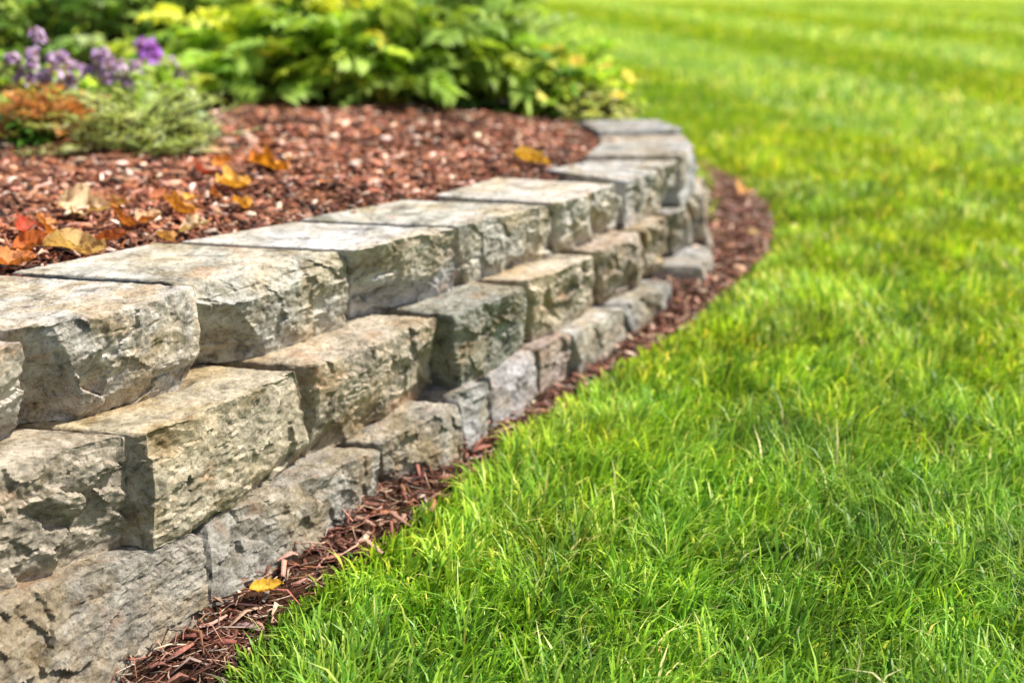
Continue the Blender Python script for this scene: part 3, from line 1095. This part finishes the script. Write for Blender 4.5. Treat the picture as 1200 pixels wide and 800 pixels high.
# ---- background shrubs behind the row
for px, dep, rx, hz, pal, lab in (
        (-40, 4.9, .55, .75, DG + MG, 'dark green bush behind the purple flowers, leftmost of the background bushes'),
        (70, 5.2, .5, .62, DG, 'darkest green bush behind the purple flowers with a shady hollow'),
        (165, 5.3, .5, .72, MG + GG, 'soft mid green bush behind the violet flower head'),
        (265, 5.4, .45, .78, MG + DG, 'mid green bush standing behind the lime green shrub'),
        (365, 5.3, .45, .82, MG + GG, 'fresh green bush standing behind the yellow-tipped shrub'),
        (470, 5.25, .42, .80, MG + YG, 'light green bush rising behind the broad-leaved green shrub'),
        (555, 5.1, .34, .78, GG + MG, 'pale grey-green bush behind the feathery one, rightmost of the background bushes')):
    x = (px - 600) / 1500 * (dep * math.cos(PITCH) + .4)
    shrub('background_bush', (x, dep, bz(x, dep)), rx, .38, hz, 120, .065, .45, pal, lab, 'bush', 'bushes behind the shrub row', per=12, wild=.45)


# ------------------------------------------------------------------ fallen leaves
def fallen_leaf(p, size, az, col, label, lobes=0, curl=.5, tilt=.25, group='fallen autumn leaves', aspect=.6):
    """a curled dry leaf, 13 x 9 grid, with a stalk"""
    a, b = 15, 9
    t = np.linspace(0, 1, a)[:, None] * np.ones((1, b))
    s = np.ones((a, 1)) * np.linspace(-1, 1, b)[None]
    wprof = np.sin(np.pi * np.clip(t, .01, .995) ** .8) ** .8
    if lobes:
        wprof = wprof * (1 + .32 * np.cos(t * 2 * np.pi * lobes))
    x = (t - .5) * size
    r = np.random.default_rng(int(abs(p[0] * 9999)) + 5)
    y = s * wprof * size * aspect * .5 * (1 + .22 * r.normal(size=(a, 1)) * np.abs(s))
    z = curl * size * (.55 * s ** 2 * wprof + .5 * (t - .5) ** 2) + .05 * size * r.normal(0, .6, (a, b)) * np.abs(s)
    z += .03 * size * np.abs(np.sin(t * 16)) * np.abs(s)
    z += .10 * size * np.sin(t * r.uniform(4, 9) + r.uniform(0, 6)) * (.4 + s * r.uniform(-.6, .6))
    V = np.stack([x, y, z], -1).reshape(-1, 3)
    ca, sa = math.cos(tilt), math.sin(tilt)
    V = V @ np.array([[1, 0, 0], [0, ca, sa], [0, -sa, ca]])
    tl2 = r.normal(0, .2)
    V = V @ np.array([[math.cos(tl2), 0, math.sin(tl2)], [0, 1, 0], [-math.sin(tl2), 0, math.cos(tl2)]])
    V = V @ np.array([[math.cos(az), math.sin(az), 0], [-math.sin(az), math.cos(az), 0], [0, 0, 1]])
    c = np.array(col)[None] * (1 + .25 * r.normal(size=(a * b, 1)) * .5)
    mid = np.abs(s.ravel()) < .1
    c[mid] *= .8
    root = thing('fallen_leaf', p, label, 'leaf', group)
    mesh_obj('blade', V, [grid_faces(1, a, b)], M_DRY, parent=root, col=np.clip(c, 0, 1), smooth=True)
    L = np.array(p, float)
    st = V.reshape(a, b, 3)[0, b // 2]
    d = nrm(st - V.reshape(a, b, 3)[3, b // 2])
    tubes('stalk', [(np.array([L + st - d * .004, L + st + d * size * .15, L + st + d * size * .3 + np.array([0, 0, -.004])]), .0012, .0009)], root, (.25, .12, .05))
    return root


def on_bed(px, py, lift=.02):
    p = bed_at(px, py)
    p[2] += lift
    return p


OR, DO, YE, TN, RD, CR = (.74, .26, .05), (.55, .16, .04), (.82, .44, .08), (.64, .42, .24), (.56, .09, .05), (.80, .60, .38)
for (px, py, s, az, c, lab, lo, asp) in (
        (40, 283, .075, .3, DO, 'rust orange curled leaf at the left edge of the mulch', 0, .6),
        (66, 276, .070, 2.6, OR, 'bright orange-red leaf lying beside the big cream leaf', 2, .7),
        (100, 250, .100, .2, CR, 'large cream tan leaf, palest of the fallen leaves', 0, .65),
        (88, 286, .115, .05, (.80, .56, .26), 'long pale yellow leaf lying near the first cap stones', 0, .3),
        (30, 268, .060, 1.4, RD, 'dark red leaf near the left edge above the rust leaf', 2, .7),
        (150, 262, .075, 2.2, (.60, .22, .06), 'copper leaf right of the cream leaf', 2, .75),
        (176, 258, .060, .9, TN, 'small tan leaf between the copper and the amber leaf', 0, .6),
        (207, 246, .085, 2.7, (.66, .30, .06), 'amber leaf with raised edges in the middle of the leaf scatter', 2, .8),
        (228, 262, .060, .4, CR, 'small cream leaf just below the amber leaf', 0, .6),
        (238, 212, .070, 1.8, RD, 'scarlet leaf standing up out of the mulch', 2, .8),
        (275, 224, .085, .7, YE, 'golden yellow lobed leaf left of the brightest orange leaf', 2, .85),
        (282, 240, .060, 2.4, (.75, .38, .06), 'yellow-orange leaf right under the golden one', 0, .6),
        (315, 208, .095, 2.9, (.82, .36, .04), 'brightest orange leaf, at the right end of the leaf scatter', 2, .8),
        (300, 200, .060, 1.1, OR, 'orange leaf tucked behind the brightest orange leaf', 2, .7),
        (130, 275, .060, 3.4, (.48, .14, .05), 'brown-red leaf below the copper leaf', 0, .6),
        (14, 300, .080, .8, (.66, .24, .08), 'flat rust leaf cut by the left edge of the picture, next to the cap stones', 0, .6),
        (52, 262, .055, 2.0, (.74, .34, .14), 'small salmon orange leaf between the dark red and the cream leaf', 0, .7),
        (118, 238, .050, 1.0, (.58, .30, .16), 'small light brown leaf above the right end of the cream leaf', 0, .7),
        (138, 246, .050, 2.9, (.72, .40, .16), 'small apricot leaf between the cream and the copper leaf', 2, .7),
        (190, 232, .055, .6, (.50, .18, .08), 'dull brown leaf just above the amber leaf', 0, .7),
        (250, 232, .050, 2.2, (.62, .24, .07), 'small russet leaf between the scarlet and the golden leaf', 0, .6),
        (222, 236, .050, 1.5, (.80, .42, .10), 'small light orange leaf between the amber and the scarlet leaf', 2, .7),
        (262, 204, .055, .2, (.74, .30, .06), 'orange leaf behind the golden lobed leaf', 0, .7),
        (340, 196, .050, 1.9, (.62, .32, .14), 'small brown leaf beyond the brightest orange leaf, at the far tip of the scatter', 0, .7),
        (192, 272, .050, 2.5, (.66, .36, .12), 'small ochre leaf nearest the cap stones under the tan leaf', 0, .6),
        (622, 186, .100, .1, (.78, .48, .08), 'yellow leaf lying alone near the far cap stones', 0, .45)):
    fallen_leaf(on_bed(px, py), s * 1.02, az, c, lab, lo, .5, random.uniform(.2, .8), aspect=asp)


def on_strip(px, py, lift=.02):
    p = at_ground(px, py)
    p[2] = float(strip_z(p[0], p[1])[0]) + lift
    return p


fallen_leaf(on_strip(314, 712, .025), .055, .35, (.80, .47, .06), 'golden yellow leaf on the wood shreds at the wall foot by the grass', 0, .35, .3, aspect=.5)
fallen_leaf(on_strip(868, 240, .03), .10, 1.2, (.66, .36, .12), 'ochre leaf on the mulch below the bend of the wall', 0, .4, .5, aspect=.6)
fallen_leaf(on_strip(735, 372, .03), .05, .4, (.70, .36, .10), 'small orange leaf on the mulch beside the low pale footing stone', 0, .4, .3, aspect=.5)


# ------------------------------------------------------------------ bark chunks heaped below the bend
def bark_chunk(p, size, col, label, seed):
    r = np.random.default_rng(seed)
    m = 14
    th, ph = np.meshgrid(np.linspace(0, np.pi, m), np.linspace(0, 2 * np.pi, 2 * m, endpoint=False), indexing='ij')
    d = np.stack([np.sin(th) * np.cos(ph), np.sin(th) * np.sin(ph), np.cos(th)], -1).reshape(-1, 3)
    q = d * np.array([1, .55, .38])
    for k in range(7):
        nn = nrm(r.normal(size=3))
        e = np.maximum(q @ nn - r.uniform(.22, .5), 0)
        q = q - e[:, None] * nn
    q = q + d * (fbm(d * 3 + seed, 3, seed) * .12)[:, None]
    a = r.uniform(0, 6.28)
    q = q @ np.array([[math.cos(a), math.sin(a), 0], [-math.sin(a), math.cos(a), 0], [0, 0, 1]]) * size
    i, j = np.meshgrid(np.arange(m - 1), np.arange(2 * m), indexing='ij')
    jn = (j + 1) % (2 * m)
    F = np.stack([i * 2 * m + j, (i + 1) * 2 * m + j, (i + 1) * 2 * m + jn, i * 2 * m + jn], -1).reshape(-1, 4)
    o = mesh_obj('bark_chunk', q, [F], M_BARK, col=np.tile(col, (len(q), 1)) * r.uniform(.8, 1.2, (len(q), 1)))
    o.location = [float(v) for v in p]
    return tag(o, label, 'bark chunk', 'bark chunks in the mulch below the bend')


for k, (px, py, s, c, lab) in enumerate((
        (813, 305, .042, (.62, .46, .38), 'pale pinkish chunk of bark, palest in the heap below the bend'),
        (838, 272, .034, (.46, .24, .16), 'rosy chunk of bark nearest the wall below the bend'),
        (858, 300, .045, (.25, .12, .075), 'dark brown chunk of bark in the middle of the heap below the bend'),
        (866, 326, .042, (.50, .30, .20), 'tan-red chunk of bark at the grass edge below the bend'),
        (880, 282, .040, (.30, .20, .09), 'olive brown chunk of bark at the right edge of the heap below the bend'),
        (830, 335, .032, (.42, .20, .15), 'red-brown chunk of bark at the near end of the heap below the bend'))):
    bark_chunk(on_strip(px, py, s * .25), s, c, lab, 60 + k)
